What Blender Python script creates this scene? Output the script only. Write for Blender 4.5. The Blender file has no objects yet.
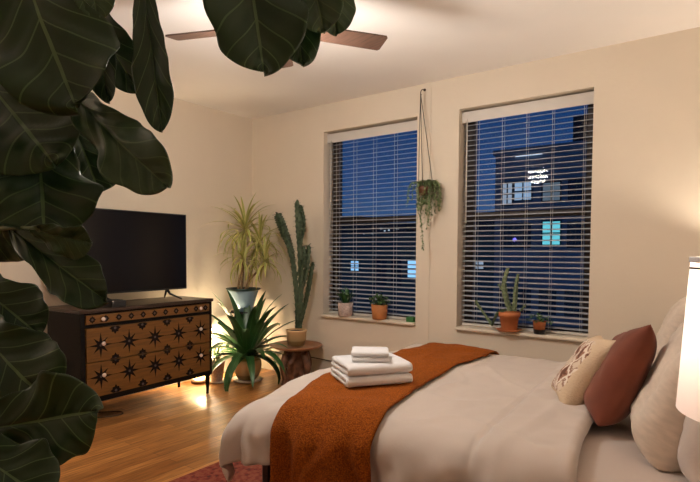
import bpy, bmesh, math, random
from mathutils import Vector, Matrix, noise
random.seed(7)
PI = math.pi
S = bpy.context.scene
COL = S.collection
V = Vector

# ------------------------------------------------------------------ camera
FPX, YAW, PITCH, ROLL, CY = 530.2741, .6342, .0426, .0047, 274.6462
CAM = V((4.4236, -4.1633, 1.3))
FW = V((-math.sin(YAW)*math.cos(PITCH), math.cos(YAW)*math.cos(PITCH), -math.sin(PITCH)))
RT = V((math.cos(YAW), math.sin(YAW), 0)); UP = RT.cross(FW)
RT, UP = math.cos(ROLL)*RT+math.sin(ROLL)*UP, -math.sin(ROLL)*RT+math.cos(ROLL)*UP
cd = bpy.data.cameras.new('camera'); cam = bpy.data.objects.new('camera', cd); COL.objects.link(cam)
m = Matrix((RT, UP, -FW)).transposed().to_4x4(); m.translation = CAM
cam.matrix_world = m
cd.sensor_width = 36; cd.lens = FPX/700*36; cd.shift_y = (CY-241)/700; cd.clip_start = .05; cd.clip_end = 500
S.camera = cam
def at(d, x, y):
    return CAM + d*(FW + RT*((x-350)/FPX) + UP*((CY-y)/FPX))
def on_y(yv, x, y):
    r = FW + RT*((x-350)/FPX) + UP*((CY-y)/FPX)
    return CAM + r*((yv-CAM.y)/r.y)

# ------------------------------------------------------------------ materials
def nt(name):
    m = bpy.data.materials.new(name); m.use_nodes = True
    return m, m.node_tree, m.node_tree.nodes['Principled BSDF']
def c4(c): return (c[0], c[1], c[2], 1)
def mat(name, col, rough=.6, metal=0, var=0, vscale=8, bump=0, bscale=60, spec=.5, sheen=0, stretch=None, coat=0):
    m, t, b = nt(name)
    b.inputs['Base Color'].default_value = c4(col); b.inputs['Roughness'].default_value = rough
    b.inputs['Metallic'].default_value = metal; b.inputs['Specular IOR Level'].default_value = spec
    b.inputs['Sheen Weight'].default_value = sheen; b.inputs['Coat Weight'].default_value = coat
    tc = t.nodes.new('ShaderNodeTexCoord'); mp = t.nodes.new('ShaderNodeMapping')
    t.links.new(tc.outputs['Object'], mp.inputs[0])
    if stretch: mp.inputs['Scale'].default_value = stretch
    if var:
        n = t.nodes.new('ShaderNodeTexNoise'); n.inputs['Scale'].default_value = vscale; n.inputs['Detail'].default_value = 5
        t.links.new(mp.outputs[0], n.inputs['Vector'])
        r = t.nodes.new('ShaderNodeValToRGB')
        r.color_ramp.elements[0].position = .3; r.color_ramp.elements[1].position = .7
        r.color_ramp.elements[0].color = c4([x*(1-var) for x in col]); r.color_ramp.elements[1].color = c4([min(1, x*(1+var)) for x in col])
        t.links.new(n.outputs[0], r.inputs[0]); t.links.new(r.outputs[0], b.inputs['Base Color'])
    if bump:
        n = t.nodes.new('ShaderNodeTexNoise'); n.inputs['Scale'].default_value = bscale; n.inputs['Detail'].default_value = 4
        t.links.new(mp.outputs[0], n.inputs['Vector'])
        bp = t.nodes.new('ShaderNodeBump'); bp.inputs['Strength'].default_value = bump; bp.inputs['Distance'].default_value = .01
        t.links.new(n.outputs[0], bp.inputs['Height']); t.links.new(bp.outputs[0], b.inputs['Normal'])
    return m
def emis(name, col, s):
    m, t, b = nt(name)
    b.inputs['Base Color'].default_value = c4([x*.3 for x in col])
    b.inputs['Emission Color'].default_value = c4(col); b.inputs['Emission Strength'].default_value = s
    return m
def math_n(t, op, a, b=None, c=None):
    n = t.nodes.new('ShaderNodeMath'); n.operation = op
    for i, v in enumerate((a, b, c)):
        if v is None: continue
        if isinstance(v, (int, float)): n.inputs[i].default_value = v
        else: t.links.new(v, n.inputs[i])
    return n.outputs[0]

M = {}
M['wall'] = mat('wall_paint', (.69, .605, .49), .75, var=.03, vscale=1.5, bump=.15, bscale=25)
M['ceiling'] = mat('ceiling_paint', (.88, .84, .80), .8, var=.03, vscale=1.2, bump=.25, bscale=6)
M['trim'] = mat('trim_paint', (.58, .51, .42), .5, bump=.1, bscale=20)
M['blind'] = mat('blind_slat', (.62, .58, .53), .5)
M['slat'] = mat('slat_grey', (.38, .40, .44), .5)
M['cord'] = mat('cord_white', (.62, .58, .52), .7)
M['dkframe'] = mat('window_frame_bronze', (.035, .022, .018), .45)
M['black'] = mat('black_plastic', (.012, .012, .013), .35)
M['screen'] = mat('screen_glass', (.005, .004, .004), .2, spec=.35)
M['dkwood'] = mat('espresso_wood', (.004, .0028, .0025), .6, spec=.2, var=.25, vscale=12, stretch=(8, 1, 8), bump=.05)
M['topwood'] = mat('dresser_top_wood', (.035, .018, .011), .33, var=.3, vscale=9, stretch=(8, 1, 8))
M['drawer'] = mat('honey_wood', (.15, .062, .009), .5, var=.25, vscale=7, stretch=(6, 1, 10))
M['star'] = mat('stencil_dark', (.008, .005, .005), .8, spec=.15)
M['stareye'] = mat('stencil_centre', (.06, .045, .045), .7)
M['knob'] = mat('knob_ceramic', (.78, .62, .52), .25)
M['duvet'] = mat('duvet_cotton', (.52, .445, .39), .9, var=.04, vscale=3, bump=.25, bscale=9, sheen=.3)
M['sheet'] = mat('sheet_cotton', (.50, .415, .36), .88, bump=.2, bscale=10, sheen=.2)
M['linen'] = mat('linen_pillow', (.60, .50, .41), .9, var=.08, vscale=20, bump=.35, bscale=9, sheen=.2, stretch=(1, 1, 3))
M['linen2'] = mat('cotton_pillow', (.50, .43, .385), .9, var=.05, vscale=12, bump=.4, bscale=14, sheen=.3)
M['rust'] = mat('rust_velvet', (.155, .036, .015), .85, var=.15, vscale=9, bump=.3, bscale=14, sheen=.12)
M['towel'] = mat('towel_terry', (.94, .935, .95), .95, bump=.8, bscale=260, sheen=.4)
M['terracotta'] = mat('terracotta', (.44, .14, .045), .7, var=.12, vscale=14, bump=.1)
M['orangepot'] = mat('orange_clay', (.46, .17, .05), .65, var=.12, vscale=20)
M['greypot'] = mat('speckled_clay', (.46, .36, .32), .7, var=.25, vscale=60)
M['soil'] = mat('soil', (.03, .018, .01), .95, var=.4, vscale=60, bump=.8, bscale=80)
M['saucer'] = mat('saucer_white', (.55, .50, .46), .35)
M['palepot'] = mat('pale_glaze', (.25, .36, .44), .25)
M['dkgreen'] = mat('dark_green_glaze', (.02, .05, .045), .3)
M['carved'] = mat('carved_wood', (.13, .055, .028), .4, var=.5, vscale=18, bump=.6, bscale=20)
M['traywood'] = mat('tray_wood', (.30, .13, .06), .35, var=.35, vscale=14)
M['bark'] = mat('bark_tan', (.30, .20, .11), .8, var=.35, vscale=40, bump=.7, bscale=60)
M['fancb'] = mat('fan_blade_walnut', (.085, .045, .030), .45, var=.35, vscale=10, stretch=(1, 9, 1))
M['bronze'] = mat('fan_bronze', (.06, .04, .03), .35, metal=.8)
M['cable'] = mat('black_cable', (.02, .012, .008), .5)
M['basket'] = mat('woven_basket', (.34, .20, .10), .8, var=.35, vscale=50, bump=.8, bscale=90)
M['greenbox'] = mat('green_card', (.05, .18, .05), .6)
M['bld'] = mat('dusk_brick', (.13, .16, .21), .9, var=.2, vscale=.6)
M['bld2'] = mat('dusk_concrete', (.05, .085, .10), .9, var=.2, vscale=.4)
M['bld3'] = mat('dusk_far', (.02, .03, .045), .9)
M['bwin'] = mat('unlit_pane', (.02, .03, .05), .15)
M['litblue'] = emis('lit_window_blue', (.30, .62, 1.0), .9)
M['littealt'] = emis('lit_window_teal', (.20, .85, .95), .55)
M['litwhite'] = emis('lit_window_white', (.65, .8, 1.0), .32)
M['litdim'] = emis('lit_window_dim', (.45, .6, .7), .14)
M['litpurple'] = emis('lit_purple', (.25, .2, 1.0), 1.2)
M['speck'] = emis('city_light', (.7, .85, 1.0), 1.1)
M['hornament'] = M['bronze']
# glass
def glass_mat(name, tint=(1, 1, 1)):
    m, t, b = nt(name); t.nodes.remove(b)
    tr = t.nodes.new('ShaderNodeBsdfTransparent'); tr.inputs[0].default_value = c4(tint)
    gl = t.nodes.new('ShaderNodeBsdfGlossy'); gl.inputs['Roughness'].default_value = .02
    fr = t.nodes.new('ShaderNodeFresnel'); fr.inputs[0].default_value = 1.2
    mx = t.nodes.new('ShaderNodeMixShader')
    t.links.new(fr.outputs[0], mx.inputs[0]); t.links.new(tr.outputs[0], mx.inputs[1]); t.links.new(gl.outputs[0], mx.inputs[2])
    t.links.new(mx.outputs[0], t.nodes['Material Output'].inputs[0])
    return m
M['glass'] = glass_mat('window_glass', (.9, .93, .95))
def shade_mat(name, col, tr=.22):
    m, t, b = nt(name); t.nodes.remove(b)
    d = t.nodes.new('ShaderNodeBsdfDiffuse'); d.inputs[0].default_value = c4(col)
    n = t.nodes.new('ShaderNodeBsdfTranslucent'); n.inputs[0].default_value = c4(col)
    mx = t.nodes.new('ShaderNodeMixShader'); mx.inputs[0].default_value = tr
    t.links.new(d.outputs[0], mx.inputs[1]); t.links.new(n.outputs[0], mx.inputs[2])
    t.links.new(mx.outputs[0], t.nodes['Material Output'].inputs[0])
    return m
M['shade'] = shade_mat('shade_linen', (.92, .80, .76))
M['bulb'] = emis('frosted_lamp_glass', (1, .75, .5), 2)
M['bowl'] = emis('fan_light_bowl', (1, .80, .62), .8)
M['saltlamp'] = emis('glow_lamp_glass', (1, .62, .24), 5)

# floor: oak planks running in y
def floor_mat():
    m, t, b = nt('oak_planks')
    tc = t.nodes.new('ShaderNodeTexCoord'); mp = t.nodes.new('ShaderNodeMapping'); mp.inputs['Rotation'].default_value = (0, 0, PI/2)
    t.links.new(tc.outputs['Object'], mp.inputs[0])
    br = t.nodes.new('ShaderNodeTexBrick'); t.links.new(mp.outputs[0], br.inputs[0])
    br.inputs['Scale'].default_value = 1; br.inputs['Brick Width'].default_value = 1.1; br.inputs['Row Height'].default_value = .083
    br.inputs['Mortar Size'].default_value = .0018; br.inputs['Bias'].default_value = 0; br.offset = .37
    br.inputs['Color1'].default_value = (.54, .25, .075, 1); br.inputs['Color2'].default_value = (.27, .105, .028, 1)
    br.inputs['Mortar'].default_value = (.10, .04, .015, 1)
    mp2 = t.nodes.new('ShaderNodeMapping'); mp2.inputs['Scale'].default_value = (22, 1.6, 1); t.links.new(tc.outputs['Object'], mp2.inputs[0])
    n = t.nodes.new('ShaderNodeTexNoise'); n.inputs['Scale'].default_value = 3; n.inputs['Detail'].default_value = 6; t.links.new(mp2.outputs[0], n.inputs['Vector'])
    r = t.nodes.new('ShaderNodeValToRGB'); r.color_ramp.elements[0].position = .35; r.color_ramp.elements[1].position = .65
    r.color_ramp.elements[0].color = (.62, .55, .48, 1); r.color_ramp.elements[1].color = (1.18, 1.18, 1.15, 1)
    t.links.new(n.outputs[0], r.inputs[0])
    mx = t.nodes.new('ShaderNodeMix'); mx.data_type = 'RGBA'; mx.blend_type = 'MULTIPLY'; mx.inputs[0].default_value = 1
    t.links.new(br.outputs[0], mx.inputs[6]); t.links.new(r.outputs[0], mx.inputs[7]); t.links.new(mx.outputs[2], b.inputs['Base Color'])
    b.inputs['Roughness'].default_value = .33
    bp = t.nodes.new('ShaderNodeBump'); bp.inputs['Strength'].default_value = .12; bp.inputs['Distance'].default_value = .01
    t.links.new(n.outputs[0], bp.inputs['Height']); t.links.new(bp.outputs[0], b.inputs['Normal'])
    return m
M['floor'] = floor_mat()
def throw_mat():
    m, t, b = nt('rust_throw_knit')
    tc = t.nodes.new('ShaderNodeTexCoord')
    n = t.nodes.new('ShaderNodeTexNoise'); n.inputs['Scale'].default_value = 170; n.inputs['Detail'].default_value = 3; t.links.new(tc.outputs['Object'], n.inputs['Vector'])
    r = t.nodes.new('ShaderNodeValToRGB'); r.color_ramp.elements[0].position = .38; r.color_ramp.elements[1].position = .66
    r.color_ramp.elements[0].color = (.15, .034, .003, 1); r.color_ramp.elements[1].color = (.36, .092, .006, 1)
    t.links.new(n.outputs[0], r.inputs[0]); t.links.new(r.outputs[0], b.inputs['Base Color'])
    bp = t.nodes.new('ShaderNodeBump'); bp.inputs['Strength'].default_value = .7; bp.inputs['Distance'].default_value = .008
    t.links.new(n.outputs[0], bp.inputs['Height']); t.links.new(bp.outputs[0], b.inputs['Normal'])
    b.inputs['Roughness'].default_value = .95; b.inputs['Sheen Weight'].default_value = .05; b.inputs['Sheen Tint'].default_value = (1, .4, .15, 1); b.inputs['Specular IOR Level'].default_value = .15
    return m
M['throw'] = throw_mat()
def rug_mat():
    m, t, b = nt('rug_red_pattern')
    tc = t.nodes.new('ShaderNodeTexCoord')
    v = t.nodes.new('ShaderNodeTexVoronoi'); v.inputs['Scale'].default_value = 34; v.distance = 'MANHATTAN'; t.links.new(tc.outputs['Object'], v.inputs['Vector'])
    n = t.nodes.new('ShaderNodeTexNoise'); n.inputs['Scale'].default_value = 35; t.links.new(tc.outputs['Object'], n.inputs['Vector'])
    a = math_n(t, 'MULTIPLY_ADD', n.outputs[0], 1.1, math_n(t, 'MULTIPLY', v.outputs['Distance'], .35))
    r = t.nodes.new('ShaderNodeValToRGB')
    e = r.color_ramp.elements; e[0].position = .5; e[0].color = (.08, .010, .006, 1); e[1].position = .95; e[1].color = (.24, .06, .03, 1)
    k = e.new(.7); k.color = (.18, .022, .009, 1)
    t.links.new(a, r.inputs[0]); t.links.new(r.outputs[0], b.inputs['Base Color']); b.inputs['Roughness'].default_value = .95
    bp = t.nodes.new('ShaderNodeBump'); bp.inputs['Strength'].default_value = .8; bp.inputs['Distance'].default_value = .01
    n2 = t.nodes.new('ShaderNodeTexNoise'); n2.inputs['Scale'].default_value = 150; t.links.new(tc.outputs['Object'], n2.inputs['Vector'])
    t.links.new(n2.outputs[0], bp.inputs['Height']); t.links.new(bp.outputs[0], b.inputs['Normal'])
    return m
M['rug'] = rug_mat()
def leaf_mat(name, c_dark, c_light, c_vein, rough, nv=7, w=.03, stripe=False, spec=.5):
    """uv: x along the leaf 0..1, y across 0..1"""
    m, t, b = nt(name)
    tc = t.nodes.new('ShaderNodeTexCoord'); sp = t.nodes.new('ShaderNodeSeparateXYZ'); t.links.new(tc.outputs['UV'], sp.inputs[0])
    u, v = sp.outputs[0], sp.outputs[1]
    av = math_n(t, 'ABSOLUTE', math_n(t, 'MULTIPLY_ADD', v, 2, -1))
    n = t.nodes.new('ShaderNodeTexNoise'); n.inputs['Scale'].default_value = 9; t.links.new(tc.outputs['Object'], n.inputs['Vector'])
    base = t.nodes.new('ShaderNodeMix'); base.data_type = 'RGBA'; t.links.new(n.outputs[0], base.inputs[0])
    base.inputs[6].default_value = c4(c_dark); base.inputs[7].default_value = c4(c_light)
    if stripe:
        mask = math_n(t, 'SMOOTHSTEP' if False else 'GREATER_THAN', av, .62)
    else:
        mid = math_n(t, 'LESS_THAN', av, w*1.1)
        f = math_n(t, 'FRACT', math_n(t, 'MULTIPLY', math_n(t, 'SUBTRACT', u, math_n(t, 'MULTIPLY', math_n(t, 'POWER', av, .8), .24)), nv))
        lat = math_n(t, 'LESS_THAN', math_n(t, 'ABSOLUTE', math_n(t, 'SUBTRACT', f, .5)), w*1.1)
        mask = math_n(t, 'MAXIMUM', mid, math_n(t, 'MULTIPLY', lat, .7))
    mx = t.nodes.new('ShaderNodeMix'); mx.data_type = 'RGBA'; t.links.new(mask, mx.inputs[0])
    t.links.new(base.outputs[2], mx.inputs[6]); mx.inputs[7].default_value = c4(c_vein)
    t.links.new(mx.outputs[2], b.inputs['Base Color']); b.inputs['Roughness'].default_value = rough
    b.inputs['Specular IOR Level'].default_value = spec
    return m
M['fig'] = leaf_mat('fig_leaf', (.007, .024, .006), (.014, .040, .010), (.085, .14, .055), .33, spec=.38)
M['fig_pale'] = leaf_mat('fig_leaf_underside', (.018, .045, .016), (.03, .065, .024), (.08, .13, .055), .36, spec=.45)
M['strap'] = leaf_mat('strap_leaf', (.02, .075, .02), (.04, .12, .03), (.10, .25, .08), .35, stripe=False, nv=0)
M['spike'] = leaf_mat('dracaena_leaf', (.26, .29, .07), (.40, .41, .11), (.55, .48, .18), .5, stripe=True)
M['cactus'] = mat('euphorbia_skin', (.05, .075, .035), .55, var=.4, vscale=30, bump=.5, bscale=60)
M['cactus2'] = mat('pale_cactus_skin', (.14, .18, .09), .6, var=.5, vscale=45, bump=.5, bscale=60)
M['ivy'] = mat('small_leaf_green', (.075, .15, .045), .5, var=.4, vscale=40)
M['ivy2'] = mat('small_leaf_dusty', (.16, .22, .09), .6, var=.4, vscale=40)
def band_pot():
    m, t, b = nt('banded_stoneware')
    tc = t.nodes.new('ShaderNodeTexCoord'); sp = t.nodes.new('ShaderNodeSeparateXYZ'); t.links.new(tc.outputs['Object'], sp.inputs[0])
    r = t.nodes.new('ShaderNodeValToRGB'); r.color_ramp.interpolation = 'LINEAR'
    t.links.new(math_n(t, 'MULTIPLY', sp.outputs[2], 3.7), r.inputs[0])
    e = r.color_ramp.elements; e[0].position = 0; e[0].color = (.20, .13, .05, 1); e[1].position = 1; e[1].color = (.42, .30, .15, 1)
    for p, c in ((.18, (.22, .14, .05, 1)), (.22, (.42, .29, .14, 1)), (.5, (.68, .44, .22, 1)), (.72, (.70, .50, .28, 1)), (.76, (.26, .2, .09, 1)), (.8, (.62, .48, .26, 1))):
        k = e.new(p); k.color = c
    t.links.new(r.outputs[0], b.inputs['Base Color']); b.inputs['Roughness'].default_value = .3
    return m
M['bandpot'] = band_pot()
def cushion_mat():
    """object coords: x width, z height, y thickness; the front is y<0"""
    m, t, b = nt('tufted_diamond_cushion')
    tc = t.nodes.new('ShaderNodeTexCoord'); sp = t.nodes.new('ShaderNodeSeparateXYZ'); t.links.new(tc.outputs['Object'], sp.inputs[0])
    n = t.nodes.new('ShaderNodeTexNoise'); n.inputs['Scale'].default_value = 38; t.links.new(tc.outputs['Object'], n.inputs['Vector'])
    j = math_n(t, 'MULTIPLY_ADD', n.outputs[0], .5, -.25)
    fx = math_n(t, 'ABSOLUTE', math_n(t, 'SUBTRACT', math_n(t, 'FRACT', math_n(t, 'MULTIPLY', sp.outputs[0], 8)), .5))
    fz = math_n(t, 'ABSOLUTE', math_n(t, 'SUBTRACT', math_n(t, 'FRACT', math_n(t, 'MULTIPLY', sp.outputs[2], 8)), .5))
    d = math_n(t, 'ADD', math_n(t, 'ADD', fx, fz), j)
    r = t.nodes.new('ShaderNodeValToRGB'); r.color_ramp.interpolation = 'CONSTANT'
    e = r.color_ramp.elements; e[0].position = 0; e[0].color = (.13, .045, .022, 1); e[1].position = .28; e[1].color = (.30, .14, .09, 1)
    k = e.new(.42); k.color = (.72, .62, .52, 1); k = e.new(.6); k.color = (.30, .17, .12, 1); k = e.new(.7); k.color = (.62, .50, .38, 1)
    t.links.new(d, r.inputs[0])
    mk = math_n(t, 'LESS_THAN', math_n(t, 'MULTIPLY_ADD', n.outputs[0], .03, sp.outputs[1]), -.042)
    mx = t.nodes.new('ShaderNodeMix'); mx.data_type = 'RGBA'; t.links.new(mk, mx.inputs[0]); mx.inputs[6].default_value = (.60, .46, .32, 1)
    t.links.new(r.outputs[0], mx.inputs[7]); t.links.new(mx.outputs[2], b.inputs['Base Color']); b.inputs['Roughness'].default_value = .95
    bp = t.nodes.new('ShaderNodeBump'); bp.inputs['Strength'].default_value = .6; bp.inputs['Distance'].default_value = .006
    n2 = t.nodes.new('ShaderNodeTexNoise'); n2.inputs['Scale'].default_value = 120; t.links.new(tc.outputs['Object'], n2.inputs['Vector'])
    t.links.new(n2.outputs[0], bp.inputs['Height']); t.links.new(bp.outputs[0], b.inputs['Normal'])
    return m
M['cushion'] = cushion_mat()

# ------------------------------------------------------------------ mesh helpers
CLAMP = {}
def obj(name, bm, mats, parent=None, smooth=False, loc=None, bevel=0, solid=None, subsurf=0, recalc=True):
    if parent is not None and parent.name in CLAMP:
        for v in bm.verts:
            v.co.x = max(v.co.x, .025-parent.location.x+random.uniform(0, .01)); v.co.y = min(v.co.y, -.025-parent.location.y-random.uniform(0, .01))
    me = bpy.data.meshes.new(name)
    if recalc: bmesh.ops.recalc_face_normals(bm, faces=bm.faces[:])
    bm.to_mesh(me); bm.free()
    if not isinstance(mats, (list, tuple)): mats = [mats]
    for k in mats: me.materials.append(k)
    if smooth:
        for p in me.polygons: p.use_smooth = True
    o = bpy.data.objects.new(name, me); COL.objects.link(o)
    if parent: o.parent = parent
    if loc is not None: o.location = loc
    if subsurf:
        md = o.modifiers.new('sub', 'SUBSURF'); md.levels = md.render_levels = subsurf
    if solid:
        md = o.modifiers.new('solid', 'SOLIDIFY'); md.thickness = solid; md.offset = -1
    if bevel:
        md = o.modifiers.new('bevel', 'BEVEL'); md.width = bevel; md.segments = 2; md.limit_method = 'ANGLE'
    return o
def thing(name, label, cat, loc=(0, 0, 0), rz=0, group=None):
    o = bpy.data.objects.new(name, None); COL.objects.link(o); o.empty_display_size = .1
    o.location = loc; o.rotation_euler = (0, 0, rz); return tag(o, label, cat, group)
def tag(o, label, cat, group=None):
    o['label'] = label; o['category'] = cat
    if group: o['group'] = group
    return o
def struct(o): o['kind'] = 'structure'; return o
def NB(): return bmesh.new()
def box(bm, x0, x1, y0, y1, z0, z1, mi=0, mtx=None):
    vs = [bm.verts.new((x, y, z)) for z in (z0, z1) for y in (y0, y1) for x in (x0, x1)]
    if mtx:
        for v in vs: v.co = mtx @ v.co
    for f in ((0, 2, 3, 1), (4, 5, 7, 6), (0, 1, 5, 4), (2, 6, 7, 3), (0, 4, 6, 2), (1, 3, 7, 5)):
        bm.faces.new([vs[i] for i in f]).material_index = mi
    return bm
def lathe(bm, prof, n=32, c=(0, 0), mi=0, cap=True):
    rings = []
    for r, z in prof:
        rings.append([bm.verts.new((c[0]+r*math.cos(2*PI*i/n), c[1]+r*math.sin(2*PI*i/n), z)) for i in range(n)])
    for a, b in zip(rings, rings[1:]):
        for i in range(n): bm.faces.new((a[i], a[(i+1) % n], b[(i+1) % n], b[i])).material_index = mi
    if cap:
        for r in (rings[0], rings[-1]): bm.faces.new(r).material_index = mi
    return bm
def sweep(bm, pts, rad, n=8, star=0, twist=0, mi=0):
    pts = [V(p) for p in pts]; N = len(pts)
    if not isinstance(rad, (list, tuple)): rad = [rad]*N
    rings = []; prev = None
    for i, p in enumerate(pts):
        t = (pts[min(i+1, N-1)]-pts[max(i-1, 0)]).normalized()
        if prev is None:
            a = t.cross(V((0, 0, 1)));
            if a.length < .1: a = t.cross(V((1, 0, 0)))
            a.normalize()
        else: a = (prev-t*prev.dot(t)).normalized()
        prev = a; b = t.cross(a)
        ring = []
        for k in range(n):
            an = 2*PI*k/n+twist*i
            r = rad[i]*(1 if not star else (1 if k % 2 == 0 else star))
            ring.append(bm.verts.new(p+a*math.cos(an)*r+b*math.sin(an)*r))
        rings.append(ring)
    for x, y in zip(rings, rings[1:]):
        for k in range(n): bm.faces.new((x[k], x[(k+1) % n], y[(k+1) % n], y[k])).material_index = mi
    bm.faces.new(rings[0]).material_index = mi; bm.faces.new(rings[-1]).material_index = mi
    return bm
def resample(pts, n):
    pts = [V(p) for p in pts]; out = []
    m_ = len(pts)-1
    for i in range(n+1):
        t = i/n*m_; k = min(int(t), m_-1); f = t-k
        p0 = pts[max(k-1, 0)]; p1 = pts[k]; p2 = pts[k+1]; p3 = pts[min(k+2, m_)]
        out.append(.5*((2*p1)+(-p0+p2)*f+(2*p0-5*p1+4*p2-p3)*f*f+(-p0+3*p1-3*p2+p3)*f**3))
    return out
def grid(bm, fn, nu, nv, uv=True, mi=0):
    vs = [[bm.verts.new(fn(i/nu, j/nv)) for j in range(nv+1)] for i in range(nu+1)]
    lay = bm.loops.layers.uv.verify() if uv else None
    for i in range(nu):
        for j in range(nv):
            f = bm.faces.new((vs[i][j], vs[i+1][j], vs[i+1][j+1], vs[i][j+1])); f.material_index = mi
            if uv:
                for l, (a, b) in zip(f.loops, ((i, j), (i+1, j), (i+1, j+1), (i, j+1))): l[lay].uv = (a/nu, b/nv)
    return bm
def light(name, loc, power, col, r, parent=None):
    l = bpy.data.lights.new(name, 'POINT'); l.energy = power; l.color = col; l.shadow_soft_size = r
    o = bpy.data.objects.new(name, l); COL.objects.link(o); o.location = loc
    if parent: o.parent = parent
    return o

# ------------------------------------------------------------------ room shell
H = 2.77; XR = 4.95; YB = -5.4; T = .3
W1 = (1.024, 2.093, .672, 2.5); W2 = (2.489, 3.538, .672, 2.5)
bm = NB(); box(bm, -T, XR+T, YB-T, T, -.12, 0); struct(obj('floor', bm, M['floor']))
bm = NB(); box(bm, -T, XR+T, YB-T, T, H, H+.15); struct(obj('ceiling', bm, M['ceiling']))
bm = NB()
xs = [0, W1[0], W1[1], W2[0], W2[1], XR+T]
box(bm, -T, W1[0], 0, T, 0, H); box(bm, W1[1], W2[0], 0, T, 0, H); box(bm, W2[1], XR+T, 0, T, 0, H)
for w in (W1, W2): box(bm, w[0], w[1], 0, T, 0, w[2]-.03); box(bm, w[0], w[1], 0, T, w[3], H)
struct(obj('wall_back', bm, M['wall']))
bm = NB(); box(bm, -T, 0, YB-T, 0, 0, H); struct(obj('wall_left', bm, M['wall']))
bm = NB(); box(bm, XR, XR+T, YB-T, 0, 0, H); struct(obj('wall_right', bm, M['wall']))
bm = NB(); box(bm, 0, XR, YB-T, YB, 0, H); struct(obj('wall_front', bm, M['wall']))
bm = NB(); box(bm, .018, XR, -.018, 0, 0, .2); struct(obj('baseboard_back', bm, M['trim'], bevel=.006))
bm = NB(); box(bm, 0, .018, YB, 0, 0, .2); struct(obj('baseboard_left', bm, M['trim'], bevel=.006))
bm = NB(); box(bm, W1[1], W1[1]+.135, -.006, 0, .2, H); struct(obj('trim_1', bm, M['wall'], bevel=.008))
# crown crack / patch bead along the ceiling line of window wall
for i, w in enumerate((W1, W2)):
    fr = NB(); x0, x1, z0, z1 = w; y0, y1 = .155, .22
    fw = .075
    box(fr, x0, x0+fw, y0, y1, z0, z1); box(fr, x1-fw, x1, y0, y1, z0, z1)
    box(fr, x0+fw, x1-fw, y0, y1, z0, z0+.05); box(fr, x0+fw, x1-fw, y0, y1, z1-.06, z1)
    f = struct(obj('window_%d' % (i+1), fr, M['dkframe'], bevel=.004))
    zm = 1.615
    b = NB(); box(b, x0+fw, x1-fw, y0-.012, y1-.02, zm-.028, zm+.028); obj('meeting_rail', b, M['dkframe'], f)
    b = NB(); box(b, x0+fw, x1-fw, .185, .191, z0+.05, zm-.028); obj('lower_pane', b, M['glass'], f)
    b = NB(); box(b, x0+fw, x1-fw, .200, .206, zm+.028, z1-.06); obj('upper_pane', b, M['glass'], f)
    b = NB(); box(b, x0-.0, x1, -.04, .155, z0-.03, z0+.0); obj('window_sill', b, M['wall'], f, bevel=.012)

# ------------------------------------------------------------------ blinds
def blind(w, tapes, label, wand_x, tilt=.17):
    x0, x1, z0, z1 = w; x0 += .004; x1 -= .004
    t = thing('venetian_blind', label, 'blind', ((x0+x1)/2, .10, z0))
    cx = (x0+x1)/2; hw = (x1-x0)/2; h = z1-z0
    b = NB(); box(b, -hw, hw, -.03, .03, h-.055, h-.012); obj('headrail', b, M['blind'], t)
    b = NB(); box(b, -hw-.008, hw+.004, -.040, -.030, h-.105, h-.014); obj('valance', b, M['blind'], t, bevel=.003)
    b = NB(); z = .045; n = 0
    step = .0425
    while z < h-.115:
        zz = z
        prev = None
        for k in range(5):
            q = k/4*2-1; y = q*.022; zc = zz+.0035*(1-q*q)+y*tilt
            cur = [b.verts.new((-hw+.01, y, zc)), b.verts.new((hw-.006, y, zc)), b.verts.new((hw-.006, y, zc+.0026)), b.verts.new((-hw+.01, y, zc+.0026))]
            if prev:
                for a in range(4): b.faces.new((prev[a], prev[(a+1) % 4], cur[(a+1) % 4], cur[a]))
            else: b.faces.new(cur)
            prev = cur
        b.faces.new(prev); z += step
    obj('slats', b, M['slat'], t)
    b = NB(); box(b, -hw+.01, hw-.006, -.025, .025, .004, .024); obj('bottom_rail', b, M['blind'], t, bevel=.004)
    for tx in tapes:
        b = NB(); xx = x0+(x1-x0)*tx-cx
        for yy in (-.027, .027): sweep(b, [(xx, yy, .02), (xx, yy, h-.05)], .0016, 5)
        obj('ladder_cord', b, M['cord'], t)
    b = NB(); xx = wand_x-cx; sweep(b, [(xx, -.046, h-.08), (xx, -.047, h-.95)], .005, 6); obj('tilt_wand', b, M['cord'], t, smooth=True)
    return t
blind(W1, (.10, .30, .52, .74), 'beige venetian blind in the left-hand window, behind two clay pots', W1[0]+.055)
blind(W2, (.12, .33, .52, .71, .93), 'beige venetian blind in the right-hand window, behind the potted cactus', W2[0]+.05)

# ------------------------------------------------------------------ outside
def building(name, label, x0, x1, y0, y1, z0, z1, m_, wins, cat='building', rows=None, group=None):
    t = thing(name, label, cat, ((x0+x1)/2, y0, z0), group=group)
    cx = (x0+x1)/2
    b = NB(); box(b, x0-cx, x1-cx, 0, y1-y0, 0, z1-z0); obj('facade', b, m_, t)
    b = NB(); box(b, x0-cx-.1, x1-cx+.1, -.12, y1-y0, z1-z0, z1-z0+.25); obj('roof_parapet', b, m_, t)
    for (wx0, wx1, wz0, wz1, key) in wins:
        f = NB()
        a0, a1, c0, c1 = wx0-cx, wx1-cx, wz0-z0, wz1-z0
        for q in ((a0-.06, a1+.06, c0-.06, c0), (a0-.06, a1+.06, c1, c1+.06), (a0-.06, a0, c0, c1), (a1, a1+.06, c0, c1), ((a0+a1)/2-.03, (a0+a1)/2+.03, c0, c1), (a0, a1, (c0+c1)/2-.03, (c0+c1)/2+.03)):
            box(f, q[0], q[1], -.05, 0, q[2], q[3])
        wo = obj('window', f, M['bld3'], t)
        f = NB(); box(f, a0, a1, -.02, 0, c0, c1); obj('pane', f, M[key], wo)
    return t
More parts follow.
